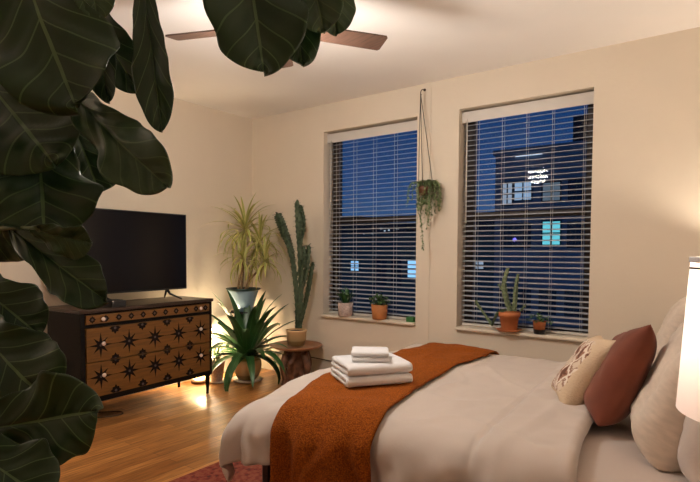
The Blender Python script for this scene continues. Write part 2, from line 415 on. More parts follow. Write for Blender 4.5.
wA = [(-5.30, -4.82, 3.7, 4.75, 'litwhite'), (-4.69, -3.87, 3.9, 4.75, 'litblue_soft'), (-3.32, -2.52, 3.8, 4.65, 'litdim'), (-3.29, -2.48, 1.7, 2.8, 'littealt'),
      (-5.3, -4.8, 1.6, 2.7, 'bwin'), (-4.65, -3.9, 1.6, 2.7, 'bwin'), (-2.1, -1.5, 1.6, 2.7, 'bwin'), (-2.1, -1.5, 3.8, 4.7, 'bwin')]
M['litblue_soft'] = emis('lit_window_soft', (.5, .72, 1.0), .42)
for r in range(4):
    for cxx in (-5.0, -4.2, -3.0, -1.8): wA.append((cxx-.35, cxx+.35, -1.6-2.3*r, -.5-2.3*r, 'bwin'))
bA = building('apartment_building', 'dark apartment block across the way with teal lit window', -5.7, .8, 22, 32, -14, 6.2, M['bld'], wA)
b = NB(); sweep(b, [(-4.54+2.45-.1, -.16, 15.9+.1), (-4.54+2.45-.02, -.16, 15.9)], .09, 8); obj('wall_lamp', b, M['litpurple'], bA)
b = NB(); box(b, -2.2, -.9, -.14, -.12, 20.02, 20.08); obj('roof_strip', b, M['speck'], bA)  # thin glowing strip just below the roof parapet
bP = NB(); box(bP, -2.5, -1.0, 24, 27, 6.46, 8.1); tag(obj('rooftop_bulkhead', bP, M['bld3']), 'dark square bulkhead standing on the roof of the near apartment block', 'bulkhead')
wB = [(-14.75, -14.15, .15, .75, 'litblue'), (-10.75, -9.6, -.15, .88, 'litblue'), (-6.85, -6.25, .45, .85, 'litwhite'), (-12.9, -12.2, -.6, .9, 'bwin'), (-11.8, -11.2, -.6, .9, 'bwin'), (-16.6, -15.9, -.6, .9, 'bwin'), (-8.8, -8.2, -.6, .9, 'bwin')]
building('row_house', 'low teal grey building with pale blue lit windows below the skyline', -22, -5.9, 23, 34, -14, 2.15, M['bld2'], [(a+(0 if True else 0), b_, c, d, k) for a, b_, c, d, k in [(4.42+(q[0]-4.42)*1.038, 4.42+(q[1]-4.42)*1.038, q[2]-.02, q[3]-.02, q[4]) for q in wB]])
random.seed(3)
for i, (a, b_, top, y) in enumerate(((-70, -52, 7.6, 75), (-50, -40, 6.0, 72), (-38, -27, 7.4, 78), (-26, -17, 6.6, 70), (-15, -3, 7.2, 80))):
    wins = []
    for k in range(22):
        x = random.uniform(a+.5, b_-.9); z = random.uniform(1.0, top-.8)
        wins.append((x, x+.32, z, z+.26, 'speck'))
    building('distant_block', ['far low block dotted with tiny lights, leftmost on the skyline', 'far low block with small lights, second from left on the skyline',
             'far block with scattered lights at the middle of the skyline', 'far block with scattered lights just left of the near apartment block', 'far block with small lights mostly hidden behind the near apartment block'][i],
             a, b_, y, y+10, -14, top, M['bld3'], wins, group=None)

# world: deep blue dusk
w = bpy.data.worlds.new('dusk'); S.world = w; w.use_nodes = True; t = w.node_tree
bg = t.nodes['Background']; tc = t.nodes.new('ShaderNodeTexCoord'); sp = t.nodes.new('ShaderNodeSeparateXYZ'); t.links.new(tc.outputs['Generated'], sp.inputs[0])
r = t.nodes.new('ShaderNodeValToRGB'); t.links.new(sp.outputs[2], r.inputs[0])
e = r.color_ramp.elements; e[0].position = 0; e[0].color = (.055, .13, .27, 1); e[1].position = .5; e[1].color = (.005, .026, .10, 1)
k = e.new(.12); k.color = (.018, .075, .23, 1); k = e.new(.28); k.color = (.008, .042, .155, 1)
t.links.new(r.outputs[0], bg.inputs[0]); bg.inputs[1].default_value = .66

# ------------------------------------------------------------------ dresser
DTH = .0486; DX, DY = .6118, -2.255; DL = 1.23; DD = .47; DH = .872
dr = thing('dresser', 'dark wooden dresser with star-stencilled honey drawers under the television', 'dresser', (DX, DY, 0), DTH)
# local: x toward room is + (front at 0, back -DD), y along the front 0..DL
b = NB(); box(b, -DD, .012, -.012, DL+.012, DH-.028, DH); obj('top', b, M['topwood'], dr, bevel=.004)
b = NB()
box(b, -DD+.01, 0, 0, .035, .175, DH-.028); box(b, -DD+.01, 0, DL-.035, DL, .175, DH-.028)
box(b, -DD+.01, -.03, .035, DL-.035, .19, DH-.028)
box(b, -.03, 0, .035, DL-.035, .175, .215)
box(b, -.03, 0, .035, DL-.035, .735, .757); box(b, -.03, 0, .035, DL-.035, DH-.04, DH-.028)
obj('carcass', b, M['dkwood'], dr, bevel=.002)
def star(bm, y, z, R, rin, n=8, x=.0125, mi=1, ph=0, clip=None):
    vs = []
    for k in range(2*n):
        an = PI*k/n+ph
        rr = R*(1 if k % 4 == 0 else .82) if k % 2 == 0 else rin
        yy, zz = y+rr*math.sin(an), z+rr*math.cos(an)
        if clip: yy = min(max(yy, clip[0]), clip[1]); zz = min(max(zz, clip[2]), clip[3])
        vs.append((yy, zz))
    c = bm.verts.new((x, min(max(y, clip[0]), clip[1]) if clip else y, min(max(z, clip[2]), clip[3]) if clip else z))
    ring = [bm.verts.new((x, p[0], p[1])) for p in vs]
    for k in range(2*n): bm.faces.new((c, ring[k], ring[(k+1) % (2*n)])).material_index = mi
def disc(bm, y, z, R, x, mi, clip):
    ring = []
    for k in range(10):
        yy, zz = y+R*math.sin(2*PI*k/10), z+R*math.cos(2*PI*k/10)
        ring.append(bm.verts.new((x, min(max(yy, clip[0]), clip[1]), min(max(zz, clip[2]), clip[3]))))
    bm.faces.new(ring).material_index = mi
def knob(par, y, z):
    b = NB(); lathe(b, [(.006, 0), (.006, .012), (.014, .016), (.016, .023), (.012, .029), (.004, .031)], 14)
    o = obj('knob', b, M['knob'], par, smooth=True); o.rotation_euler = (0, PI/2, 0); o.location = (.012, y, z)
pitch = (DL-.07-.02)/5.0; y00 = .045+pitch/2-.012
cols = [y00+pitch*1.03*i for i in range(5)]
zr = {'top': (.762, .828), 'mid': (.482, .732), 'low': (.220, .476)}
def clipf(z0, z1): return (.042, DL-.042, z0+.002, z1-.002)
for nm, (z0, z1) in zr.items():
    b = NB(); box(b, -.02, .012, .04, DL-.04, z0, z1); cl = clipf(z0, z1)
    if nm == 'top':
        for k in range(11):
            yy = .085+k*(DL-.17)/10; star(b, yy, (z0+z1)/2, .029, .020, 8, mi=1, clip=cl); disc(b, yy, (z0+z1)/2, .009, .0132, 2, cl)
        for k in range(5):
            pass
        kz = (z0+z1)/2
    else:
        kz = .600 if nm == 'mid' else .365
        for y in cols:
            star(b, y, kz, .098, .030, 8, clip=cl); disc(b, y, kz, .010, .0132, 2, cl)
        for k in range(6):
            yy = cols[0]-pitch*.515+k*pitch*1.03
            for zz in ((.716, .482) if nm == 'mid' else (.476, .238)):
                if cl[0] < yy < cl[1]:
                    star(b, yy, zz, .048, .031, 8, clip=cl); disc(b, yy, zz, .011, .0132, 2, cl)
        for zz in (kz,):
            vs = [b.verts.new((.0123, y, z)) for y, z in ((cl[0], zz-.0015), (cl[1], zz-.0015), (cl[1], zz+.0015), (cl[0], zz+.0015))]; b.faces.new(vs).material_index = 1
    d = obj('drawer', b, [M['drawer'], M['star'], M['stareye']], dr, recalc=True)
    d['label'] = 'honey wood drawer front with dark star stencils'
    for y in (cols[0]+.012, cols[4]-.01): knob(d, y, kz+(.012 if nm != 'top' else 0))
for (lx, ly) in ((-.03, .03), (-.03, DL-.03), (-DD+.04, .03), (-DD+.04, DL-.03)):
    b = NB(); lathe(b, [(.024, .178), (.026, .165), (.017, .155), (.022, .14), (.019, .12), (.012, .01), (.014, 0)], 14, (lx, ly)); obj('leg', b, M['dkwood'], dr, smooth=True)

# ------------------------------------------------------------------ television
tv = thing('television', 'large black flat-screen television on the star-stencilled dresser', 'television', (DX-.235, DY, DH), DTH)
y0, y1, z0, z1 = .03, 1.125, .085, .762
b = NB(); box(b, -.035, .008, y0, y1, z0, z1); box(b, -.06, -.035, y0+.2, y1-.2, z0+.05, z1-.25); obj('casing', b, M['black'], tv, bevel=.003)
b = NB(); box(b, .008, .0095, y0+.008, y1-.008, z0+.014, z1-.008); obj('screen', b, M['screen'], tv)
for yy in (.32, .92):
    b = NB(); sweep(b, [(-.01, yy, z0+.01), (.02, yy+.01, .05), (.13, yy+.05, .008)], [.012, .010, .007], 6); sweep(b, [(-.01, yy, z0+.01), (-.04, yy+.01, .05), (-.11, yy+.05, .008)], [.012, .010, .007], 6)
    obj('leg', b, M['black'], tv, smooth=True)
b = NB(); box(b, -.06, .06, -.055, .055, 0, .05); box(b, -.045, .045, -.04, .04, .05, .054)
tag(obj('media_box', b, M['black'], loc=(DX-.06, DY+.30, DH), bevel=.006), 'small black box on the dresser under the television', 'media box')
b = NB(); pts = resample([(.20, -2.1, .006), (.30, -1.98, .006), (.42, -1.86, .006), (.50, -1.88, .006), (.46, -2.02, .006), (.28, -2.14, .006)], 24); sweep(b, pts, .004, 6)
tag(obj('floor_cable', b, M['cable'], smooth=True), 'thin dark cable looping on the floor under the dresser', 'cable')
b = NB(); sweep(b, resample([(.55, -.024, .17), (.85, -.026, .212), (1.2, -.026, .205), (1.6, -.026, .2), (2.4, -.024, .19)], 20), .005, 6)
tag(obj('wall_cable', b, M['cable'], smooth=True), 'dark cable running along the baseboard below the windows', 'cable')

# ------------------------------------------------------------------ bed
X0, X1, YN, YF = 2.43, 4.5, -2.29, -.56     # mattress footprint
ZT = .59
bed = thing('bed', 'low double bed in taupe bedding beneath the windows', 'bed', ((X0+X1)/2, (YN+YF)/2, 0))
cx, cy = (X0+X1)/2, (YN+YF)/2; hx, hy = (X1-X0)/2, (YF-YN)/2
b = NB(); box(b, -hx+.05, hx, -hy+.05, hy-.01, .30, .520)
obj('mattress', b, M['sheet'], bed, bevel=.07)
b = NB(); box(b, -hx+.02, -hx+.07, -hy+.02, hy-.02, .21, .295); box(b, hx-.05, hx, -hy+.02, hy-.02, .21, .295)
box(b, -hx+.07, hx-.05, -hy+.02, -hy+.06, .21, .295); box(b, -hx+.07, hx-.05, hy-.06, hy-.02, .21, .295); box(b, -hx+.07, hx-.05, -hy+.06, hy-.06, .27, .29)
obj('bed_frame', b, M['black'], bed)
for sx in (-1, 1):
    for sy in (-1, 1):
        b = NB(); box(b, sx*(hx-.06)-.022, sx*(hx-.06)+.022, sy*(hy-.05)-.022, sy*(hy-.05)+.022, .012 if sx < 0 else .012, .21); obj('leg', b, M['black'], bed, bevel=.003)
b = NB(); box(b, hx, hx+.07, -hy-.02, hy+.02, .012, 1.05); obj('headboard', b, M['dkwood'], bed, bevel=.02)

R0 = .15
def prof(s):
    """overhang s measured along the cloth past the start of the round edge -> (outward, drop)"""
    if s <= 0: return 0, 0
    q = s/R0
    if q < PI/2: return R0*math.sin(q), R0*(1-math.cos(q))
    h = s-R0*PI/2
    return R0+.03*h, R0+h
XA, YA, YZ = X0+.05, YN+.04, YF-.05      # where the flat top stops
def crease(y): return 3.565+.10*max(0, -(y+1.4))+.02*math.sin(y*3)
def S_(u, v, off=0):
    su = max(0, XA-u); sv = max(0, YA-v); sw = max(0, v-YZ)
    s2 = sv if sv > 0 else sw; sg = -1 if sv > 0 else 1
    s = math.hypot(su, s2); px, py = max(u, XA), min(max(v, YA), YZ)
    o, d = prof(s)
    if su > 0 and s2 > 0: o += .25*min(.2, max(0, s-.06))*min(1, 2*min(su, s2)/max(su, s2))
    dirx, diry = (-su/s, sg*s2/s) if s > 0 else (0, 0)
    n1 = noise.noise(V((u*2.3, v*2.3, .3))); n2 = noise.noise(V((u*6, v*6, 2.1))); 
    hang = min(1, d/.12)
    # hanging folds: vary around the perimeter
    per = (v if su > 0 and s2 == 0 else 0)*9+(u*9 if s2 > 0 and su == 0 else 0)+(math.atan2(s2, su)*1.6+3 if su > 0 and s2 > 0 else 0)
    fold = (.026*math.sin(per*1.7+n1*4)+.03*n1+.012*math.sin(per*4+n2*5))*hang*min(1, d/.25)
    o2 = o+fold+off*min(1, d/.1 if d < .1 else 1)
    z = ZT-d+off*(1-hang)+.010*n1*(1-hang)+.006*n2*(1-hang)+.004*noise.noise(V((u*14, v*14, 5)))
    # sag towards edges, puffy middle
    z += .012*math.sin(min(1, max(0, (v-YN)/(YF-YN)))*PI)*(1-hang)
    z += .010*(1-abs(noise.noise(V((u*3.2+v*1.5, v*2.6-u, 7.7))))*2.2)**3*(1-hang)
    if u > 2.9:
        c = crease(v); q = u-c; nr = min(1, max(.25, (-v-.5)/1.6))
        z += -.022*nr*math.exp(-(q/.013)**2)+.024*(1/(1+math.exp(-q/.012)))
        z += .008*math.exp(-((q-.13-.05*math.sin(v*3))/.03)**2)
        z += .006*math.exp(-((q-.26+.10*(v+1.5))/.02)**2)*(1 if v < -1.2 else .5)
    return V((px+dirx*o2, py+diry*o2, z-.05*math.exp(-((px-XA)**2+(py-YA)**2)/.05)))
UE = lambda v: 3.94+.10*max(0, -(v+1.7))+.01*math.sin(v*7)
def duv(a, c):
    v = (YA-.355)+(YZ+.36-(YA-.355))*c
    ustart = XA-.36
    u = ustart+(UE(v)-ustart)*a
    p = S_(u, v)
    rem = UE(v)-u
    if rem < .04: p.z -= .035*(1-rem/.04)**2
    return p
b = NB(); grid(b, duv, 130, 150)
bmesh.ops.recalc_face_normals(b, faces=b.faces[:])
dv = tag(obj('duvet', b, M['duvet'], smooth=True, solid=.03, recalc=True), 'taupe cotton duvet spread over the bed with its head end folded back', 'duvet')
# throw
def thr(a, c):
    v = (YA-.62)+(YZ+.28-(YA-.62))*c
    def lerp(tb, x):
        for (x0_, y0_), (x1_, y1_) in zip(tb, tb[1:]):
            if x >= x1_: return y0_+(y1_-y0_)*min(1, max(0, (x-x0_)/(x1_-x0_)))
        return tb[-1][1]
    ul = lerp([(-.4, 2.53), (-.7, 2.55), (-1.2, 2.57), (-1.8, 2.575), (-2.1, 2.62), (-2.3, 2.68), (-2.6, 2.70), (-3, 2.68)], v)
    ur = lerp([(-.4, 3.06), (-.7, 3.065), (-1.2, 3.065), (-1.7, 3.12), (-1.9, 3.15), (-2.1, 3.18), (-2.3, 3.23), (-2.6, 3.24), (-3, 3.22)], v)
    u = ul+(ur-ul)*a
    su = S_(u, v, .034)
    q = math.sin(a*PI)
    su.z -= .010*(1-min(1, 10*a*(1-a)))
    if v < YA-.1: su.y -= .012*math.sin(u*38+v*3)*min(1, (YA-.1-v)*4)
    return su
b = NB(); grid(b, thr, 60, 150)
bmesh.ops.recalc_face_normals(b, faces=b.faces[:])
tag(obj('throw_blanket', b, M['throw'], smooth=True, solid=.012), 'burnt orange woven throw laid across the foot of the bed', 'blanket')
# sheet over the head end
def sheetf(a, c):
    v = YN-.02-.30+(YF+.02+.3-(YN-.02-.3))*c; u = 3.78+(X1-.01-3.78)*a
    sv = max(0, YN+.02-v); sw = max(0, v-(YF-.02)); s = max(sv, sw); sg = -1 if sv > 0 else 1
    q = s/.05; 
    if s <= 0: o, d = 0, 0
    elif q < PI/2: o, d = .05*math.sin(q), .05*(1-math.cos(q))
    else: o, d = .05, .05+s-.05*PI/2
    py = min(max(v, YN+.02), YF-.02)
    z = .543-d+.006*noise.noise(V((u*5, v*5, 1)))*(1 if d < .02 else 0)
    return V((u, py+sg*o, z))
b = NB(); grid(b, sheetf, 40, 90); tag(obj('bed_sheet', b, M['sheet'], smooth=True), 'mauve grey fitted sheet showing below the pillows', 'sheet')

# ------------------------------------------------------------------ pillows
def pillow(name, label, w_, h_, t_, m_, bottom, wd, lean, group=None, seed=0, wr=.012, roll=0, pl=5, pin=.09):
    """bottom: centre of the lower edge; wd: width direction (horizontal); lean: angle of the face from vertical, toward -x side's back"""
    b = NB(); n = 40
    def pt(u, v, s):
        x = w_/2*u*(1-pin*(1-v*v)*u*u); z = h_/2*v*(1-pin*(1-u*u)*v*v)
        e = max(0, (1-abs(u)**pl))**.5*max(0, (1-abs(v)**pl))**.5
        sag = 1+.25*(-v)*.6
        y = s*t_/2*e*sag
        nn = noise.noise(V((u*1.3+seed, v*1.3, s*3)))*wr*e*1.5+(.5-abs(noise.noise(V((u*2+v*1.5+seed, v*3-u, s*3+4)))))*wr*.8*e
        cor = abs(u*v)**3
        y += nn + cor*.008*math.sin(seed+u*3+v*5)
        return V((x, y, z))
    for s in (-1, 1):
        vs = [[None]*(n+1) for _ in range(n+1)]
        for i in range(n+1):
            for j in range(n+1): vs[i][j] = b.verts.new(pt(math.sin((i/n-.5)*PI)*.5+(i/n-.5), math.sin((j/n-.5)*PI)*.5+(j/n-.5), s))
        for i in range(n):
            for j in range(n): b.faces.new((vs[i][j], vs[i+1][j], vs[i+1][j+1], vs[i][j+1]))
    bmesh.ops.remove_doubles(b, verts=b.verts[:], dist=.0008)
    o = obj(name, b, m_, smooth=True)
    X = V((wd[0], wd[1], 0)).normalized()
    back = V((0, 0, 1)).cross(X)*-1          # horizontal, toward +x
    if back.x < 0: back = -back
    Z = (V((0, 0, 1))*math.cos(lean)+back*math.sin(lean)).normalized()
    if roll: Z, X = (Z*math.cos(roll)+X*math.sin(roll)), (X*math.cos(roll)-Z*math.sin(roll))
    Y = Z.cross(X)
    if Y.dot(back) < 0: X = -X; Y = -Y
    mm = Matrix((X, Y, Z)).transposed().to_4x4(); mm.translation = V(bottom)+Z*(h_/2)
    o.matrix_world = mm
    return tag(o, label, 'pillow' if 'pillow' in name else 'cushion', group)
pillow('throw_cushion', 'small cushion with brown and white tufted diamonds, nearest the orange throw', .42, .39, .15, M['cushion'], (3.745, -1.55, .585), (-.30, .95), .60, seed=1, roll=.12, pl=4, pin=.12)
pillow('throw_cushion', 'plain rust velvet cushion between the patterned cushion and the pale pillows', .46, .47, .18, M['rust'], (3.915, -1.62, .55), (-.18, .98), .42, seed=2, roll=.20, pl=4, pin=.13)
pillow('bed_pillow', 'large creased cream linen pillow leaning right behind the rust cushion', .64, .51, .22, M['linen'], (4.155, -1.76, .55), (-.16, .99), .42, seed=3, wr=.022, pl=8)
pillow('bed_pillow', 'grey taupe pillow tucked behind the large linen pillow beside the lampshade', .64, .46, .18, M['linen2'], (4.33, -1.88, .55), (-.05, 1), .25, seed=4, wr=.018, pl=8)
pillow('bed_pillow', 'pale linen pillow peeking out farthest back between rust cushion and wall', .60, .54, .20, M['linen'], (4.08, -.92, .565), (-.1, 1), .34, seed=5, wr=.015)

# ------------------------------------------------------------------ towels
def towel(name, label, w_, d_, t_, c, rz, group, layers=2):
    """folded strip: extruded along x (width), the fold faces -y; layers stacked"""
    b = NB(); th = t_/layers*.96; path = []
    n = 10
    for k in range(layers):
        z = t_*(k+.5)/layers
        if k % 2 == 0: seg = [(d_/2-.004*k, z), (0, z+.002), (-d_/2+th, z)]
        else: seg = [(-d_/2+th, z), (0, z+.002), (d_/2-.01*k, z)]
        path += seg
        if k < layers-1:
            z2 = t_*(k+1)/layers; sgn = -1 if k % 2 == 0 else 1
            y0_ = (-d_/2+th) if k % 2 == 0 else d_/2-.01*k
            for q in range(1, 6):
                an = -PI/2+PI*q/6; path.append((y0_+sgn*math.cos(an)*th/2, z2+math.sin(an)*th/2))
    def ring(x, sc):
        out = []
        L_, R_ = [], []
        for i, p in enumerate(path):
            a = path[max(i-1, 0)]; c_ = path[min(i+1, len(path)-1)]
            tx, tz = c_[0]-a[0], c_[1]-a[1]; l = math.hypot(tx, tz) or 1
            nx, nz = -tz/l, tx/l; j = 1+.06*noise.noise(V((x*9, p[0]*14, p[1]*30+c[2]*9)))
            L_.append((x+.004*noise.noise(V((p[0]*20, p[1]*60, x))), p[0]+nx*th/2*sc*j, p[1]+nz*th/2*sc*j)); R_.append((x, p[0]-nx*th/2*sc, p[1]-nz*th/2*sc))
        return L_+R_[::-1]
    xs_ = [(-w_/2, .55), (-w_/2+.006, .85), (-w_/2+.014, 1)]+[(-w_/2+.014+(w_-.028)*k/n, 1) for k in range(1, n)]+[(w_/2-.014, 1), (w_/2-.006, .85), (w_/2, .55)]
    rings = [[b.verts.new(p) for p in ring(x, s)] for x, s in xs_]
    for r1, r2 in zip(rings, rings[1:]):
        m_ = len(r1)
        for k in range(m_): b.faces.new((r1[k], r1[(k+1) % m_], r2[(k+1) % m_], r2[k]))
    for r1 in (rings[0], rings[-1]):
        m_ = len(r1)//2
        for k in range(m_-1): b.faces.new((r1[k], r1[k+1], r1[2*m_-2-k], r1[2*m_-1-k]))
    o = obj(name, b, M['towel'], smooth=True); o.location = c; o.rotation_euler = (0, 0, rz)
    return tag(o, label, 'towel', group)
ZB = ZT+.045
A1 = math.radians(54)
towel('bath_towel', 'folded white bath towel at the bottom of the stack on the bed', .35, .30, .052, (2.885, -1.885, ZB), A1, 'folded towels stacked on the bed')
towel('bath_towel', 'folded white bath towel, upper of the two large ones in the stack', .345, .295, .055, (2.885, -1.882, ZB+.053), A1+.02, 'folded towels stacked on the bed')
towel('washcloth', 'small folded white washcloth lying on the upper bath towel', .19, .17, .026, (2.89, -1.90, ZB+.109), math.radians(38), 'folded towels stacked on the bed')
towel('washcloth', 'small folded white washcloth on the very top of the towel stack', .19, .17, .026, (2.888, -1.897, ZB+.136), math.radians(34), 'folded towels stacked on the bed')

# ------------------------------------------------------------------ rug
b = NB(); box(b, 1.88, 4.3, -3.25, -.95, 0, .012)
for k in range(40): pass
tag(obj('area_rug', b, M['rug'], bevel=.004), 'red patterned wool rug lying under the foot of the bed', 'rug')

# ------------------------------------------------------------------ nightstand and lamp
def nightstand(loc, label):
    ns = thing('nightstand', label, 'nightstand', loc)
    b = NB(); box(b, -.23, .23, -.2, .2, .50, .542); obj('top', b, M['dkwood'], ns, bevel=.004)
    b = NB(); box(b, -.21, .21, -.18, .18, .30, .50); obj('carcass', b, M['dkwood'], ns)
    b = NB(); box(b, -.225, -.21, -.17, .17, .315, .49); obj('drawer', b, M['dkwood'], ns)
    for sx in (-1, 1):
        for sy in (-1, 1):
            b = NB(); box(b, sx*.19-.017, sx*.19+.017, sy*.16-.017, sy*.16+.017, 0, .30); obj('leg', b, M['dkwood'], ns)
def table_lamp(loc, label, power):
    lp = thing('table_lamp', label, 'lamp', loc)
    b = NB(); lathe(b, [(.075, 0), (.08, .012), (.03, .03), (.05, .09), (.07, .16), (.05, .24), (.016, .29), (.010, .33), (.010, .50)], 28); obj('lamp_base', b, M['saucer'], lp, smooth=True)
    b = NB(); lathe(b, [(.203, .385), (.182, .742)], 56, cap=False); sh = obj('lamp_shade', b, M['shade'], lp, smooth=True, recalc=False)
    b = NB(); lathe(b, [(.183, .738), (.185, .738), (.185, .750), (.182, .750), (.182, .738)], 56, cap=False); obj('trim_band', b, M['towel'], sh, smooth=True)
    b = NB(); lathe(b, [(.1815, .722), (.1838, .722), (.1836, .726), (.1813, .726)], 56, cap=False); obj('shade_ring', b, M['cable'], sh, smooth=True)
    b = NB(); lathe(b, [(.012, .50), (.03, .54), (.034, .57), (.02, .60), (.003, .605)], 18); obj('bulb', b, M['bulb'], lp, smooth=True)
    light('lamp_glow', (0, 0, .645), power, (1, .87, .72), .035, lp)
nightstand((4.58, -2.68, 0), 'dark wooden nightstand on the near side of the bed under the shaded lamp')
table_lamp((4.508, -2.63, .542), 'bedside lamp with glowing pale pink drum shade, in front of the pillows', 11)
nightstand((4.66, -.27, 0), 'dark wooden nightstand between the far side of the bed and the window wall')
table_lamp((4.66, -.27, .542), 'bedside lamp with drum shade on the far nightstand, lighting the window wall', 29)
tc_ = thing('fill_uplighter', 'tall bronze uplighter added out of view in the corner as fill light', 'lamp', (.42, -4.95, 0))  # unseen uplighter, added to raise the ambient light
b = NB(); lathe(b, [(.14, 0), (.14, .015), (.02, .03), (.012, .05), (.012, 1.79), (.03, 1.83)], 28); obj('pole', b, M['bronze'], tc_, smooth=True)
b = NB(); lathe(b, [(.03, 1.825), (.10, 1.85), (.17, 1.95), (.165, 1.95), (.09, 1.86)], 32, cap=False); obj('bowl', b, M['bronze'], tc_, smooth=True)
light('uplighter_fill', (0, 0, 1.97), 32, (1, .9, .8), .08, tc_)  # added fill for the room and the gloss on the fig leaves

# ------------------------------------------------------------------ ceiling fan
FC = (2.39, -2.08)
fan = thing('ceiling_fan', 'ceiling fan with five dark walnut blades above the foot of the bed', 'ceiling fan', (FC[0], FC[1], 2.36))
b = NB(); lathe(b, [(.075, .41), (.07, .37), (.03, .345), (.014, .34), (.014, .24)], 28); obj('canopy', b, M['bronze'], fan, smooth=True)
b = NB(); lathe(b, [(.02, .245), (.08, .23), (.105, .18), (.105, .11), (.09, .08), (.05, .06)], 32); obj('motor_housing', b, M['bronze'], fan, smooth=True)
b = NB(); lathe(b, [(.085, .078), (.10, .055), (.09, .02), (.055, -.012), (.0, -.022)], 32, cap=False); obj('light_bowl', b, M['bowl'], fan, smooth=True)
for a in (57, 130, 202, 274, 346):
    b = NB(); an = math.radians(a)
    tw = -.20
    for (r0, r1, w0, w1) in ((.17, .63, .055, .068),):
        vs = []
        for z in (-.004, .004):
            for (rr, ww) in ((r0, w0), (r0+.03, w0+.006), (r1-.01, w1), (r1, w1-.012)):
                for sgn in (-1, 1):
                    q = V((rr, sgn*ww, z+sgn*ww*math.tan(tw)+.14)); q.rotate(Matrix.Rotation(an, 3, 'Z')); vs.append(b.verts.new(q))
        for k in range(3):
            i = 2*k
            b.faces.new((vs[i], vs[i+2], vs[i+3], vs[i+1])); b.faces.new((vs[8+i], vs[8+i+1], vs[8+i+3], vs[8+i+2]))
            b.faces.new((vs[i], vs[8+i], vs[8+i+2], vs[i+2])); b.faces.new((vs[i+1], vs[i+3], vs[8+i+3], vs[8+i+1]))
        b.faces.new((vs[0], vs[1], vs[9], vs[8])); b.faces.new((vs[6], vs[14], vs[15], vs[7]))
    bl = obj('blade', b, M['fancb'], fan)
    b = NB(); mt = Matrix.Rotation(an, 4, 'Z'); box(b, .09, .22, -.02, .02, .125, .134, mtx=mt); obj('blade_bracket', b, M['bronze'], bl)

light('fan_glow', (0, 0, -.10), 54, (1, .92, .84), .12, fan)

# ------------------------------------------------------------------ glow lamp behind the dresser
gl = thing('floor_lamp', 'small glowing amber lamp on the floor behind the dresser leg', 'lamp', (.13, -.84, 0))
b = NB(); lathe(b, [(.08, 0), (.085, .01), (.08, .022), (.05, .024)], 28); obj('lamp_base', b, M['carved'], gl, smooth=True)
b = NB(); lathe(b, [(.04, .022), (.085, .05), (.10, .09), (.085, .13), (.05, .155), (.0, .16)], 28, cap=False); obj('glass_globe', b, M['saltlamp'], gl, smooth=True)
light('globe_glow', (.0, .10, .34), 42, (1, .74, .46), .06, gl)

# ------------------------------------------------------------------ plants
def strap_leaf(bm, base, az, el, L, W_, droop, n=12, fold=.25, taper=1.4, mi=0):
    """arching strap leaf"""
    p = V(base); d = V((math.cos(az)*math.cos(el), math.sin(az)*math.cos(el), math.sin(el)))
    pts = [p.copy()]; e_ = el
    for i in range(n):
        e_ -= droop/n*(0.5+i/n)
        d = V((math.cos(az)*math.cos(e_), math.sin(az)*math.cos(e_), math.sin(e_)))
        p = p+d*(L/n); pts.append(p.copy())
    sd = V((-math.sin(az), math.cos(az), 0)); lay = bm.loops.layers.uv.verify(); rows = []
    for i, q in enumerate(pts):
        t_ = i/n; w_ = W_/2*min(1, .45+t_*2.4)*(max(0, 1-t_**2.6))**.8+.0006
        tn = (pts[min(i+1, n)]-pts[max(i-1, 0)]).normalized(); up = sd.cross(tn)
        if up.z < 0 and abs(up.z) > .3: pass
        rows.append([bm.verts.new(q+sd*w_*s+(-up if up.dot(V((0, 0, 1))) < 0 else up)*abs(s)*w_*fold) for s in (-1, 0, 1)])
    for i in range(n):
        for j in range(2):
            f = bm.faces.new((rows[i][j], rows[i+1][j], rows[i+1][j+1], rows[i][j+1])); f.material_index = mi
            for l, (a, c) in zip(f.loops, ((i, j), (i+1, j), (i+1, j+1), (i, j+1))): l[lay].uv = (a/n, c/2)
def pot_round(par, prof_, m_, name='pot', soil_z=None, soil_r=None, n=36, solid=.008):
    b = NB(); lathe(b, prof_, n, cap=False)
    b2 = [v for v in b.verts if abs(v.co.z-prof_[0][1]) < 1e-6][:n]; b.faces.new(b2)
    o = obj(name, b, m_, par, smooth=True)
    if soil_z is not None:
        b = NB(); lathe(b, [(soil_r, soil_z-.01), (soil_r*.9, soil_z), (0.001, soil_z+.006)], n); obj('soil', b, M['soil'], par, smooth=True)
    return o

# broad strap-leaf plant in the banded pot
AG = (.47, -.52)
b = NB(); lathe(b, [(.0, .004), (.12, .004), (.135, .012), (.155, .03), (.150, .034), (.13, .02), (.0, .018)], 40, cap=False)
tag(obj('plant_saucer', b, M['saucer'], smooth=True, loc=(AG[0], AG[1], 0)), 'white saucer under the round banded pot of the broad-leaved plant', 'saucer')
ag = thing('potted_plant', 'broad strap-leaved green plant in round banded stoneware pot on floor', 'plant', (AG[0], AG[1], .024))
CLAMP[ag.name] = 1
pot_round(ag, [(.085, 0), (.09, .005), (.115, .04), (.137, .09), (.143, .14), (.135, .19), (.112, .228), (.102, .238), (.098, .232), (.10, .215)], M['bandpot'], soil_z=.22, soil_r=.1)
random.seed(11)
NA = 46
for k in range(NA):
    b = NB(); az = k*2.39996; ring = k/NA
    el = 1.45-ring*1.35+random.uniform(-.1, .1); L = random.uniform(.66, .78) if ring < .45 else random.uniform(.50, .66)*(1.0 if ring > .25 else .95)
    strap_leaf(b, (.025*math.cos(az), .025*math.sin(az), .225), az, el, L, random.uniform(.085, .112), .45+ring*1.5+random.uniform(-.2, .3), n=12)
    obj('leaf', b, M['strap'], ag, smooth=True, recalc=False)

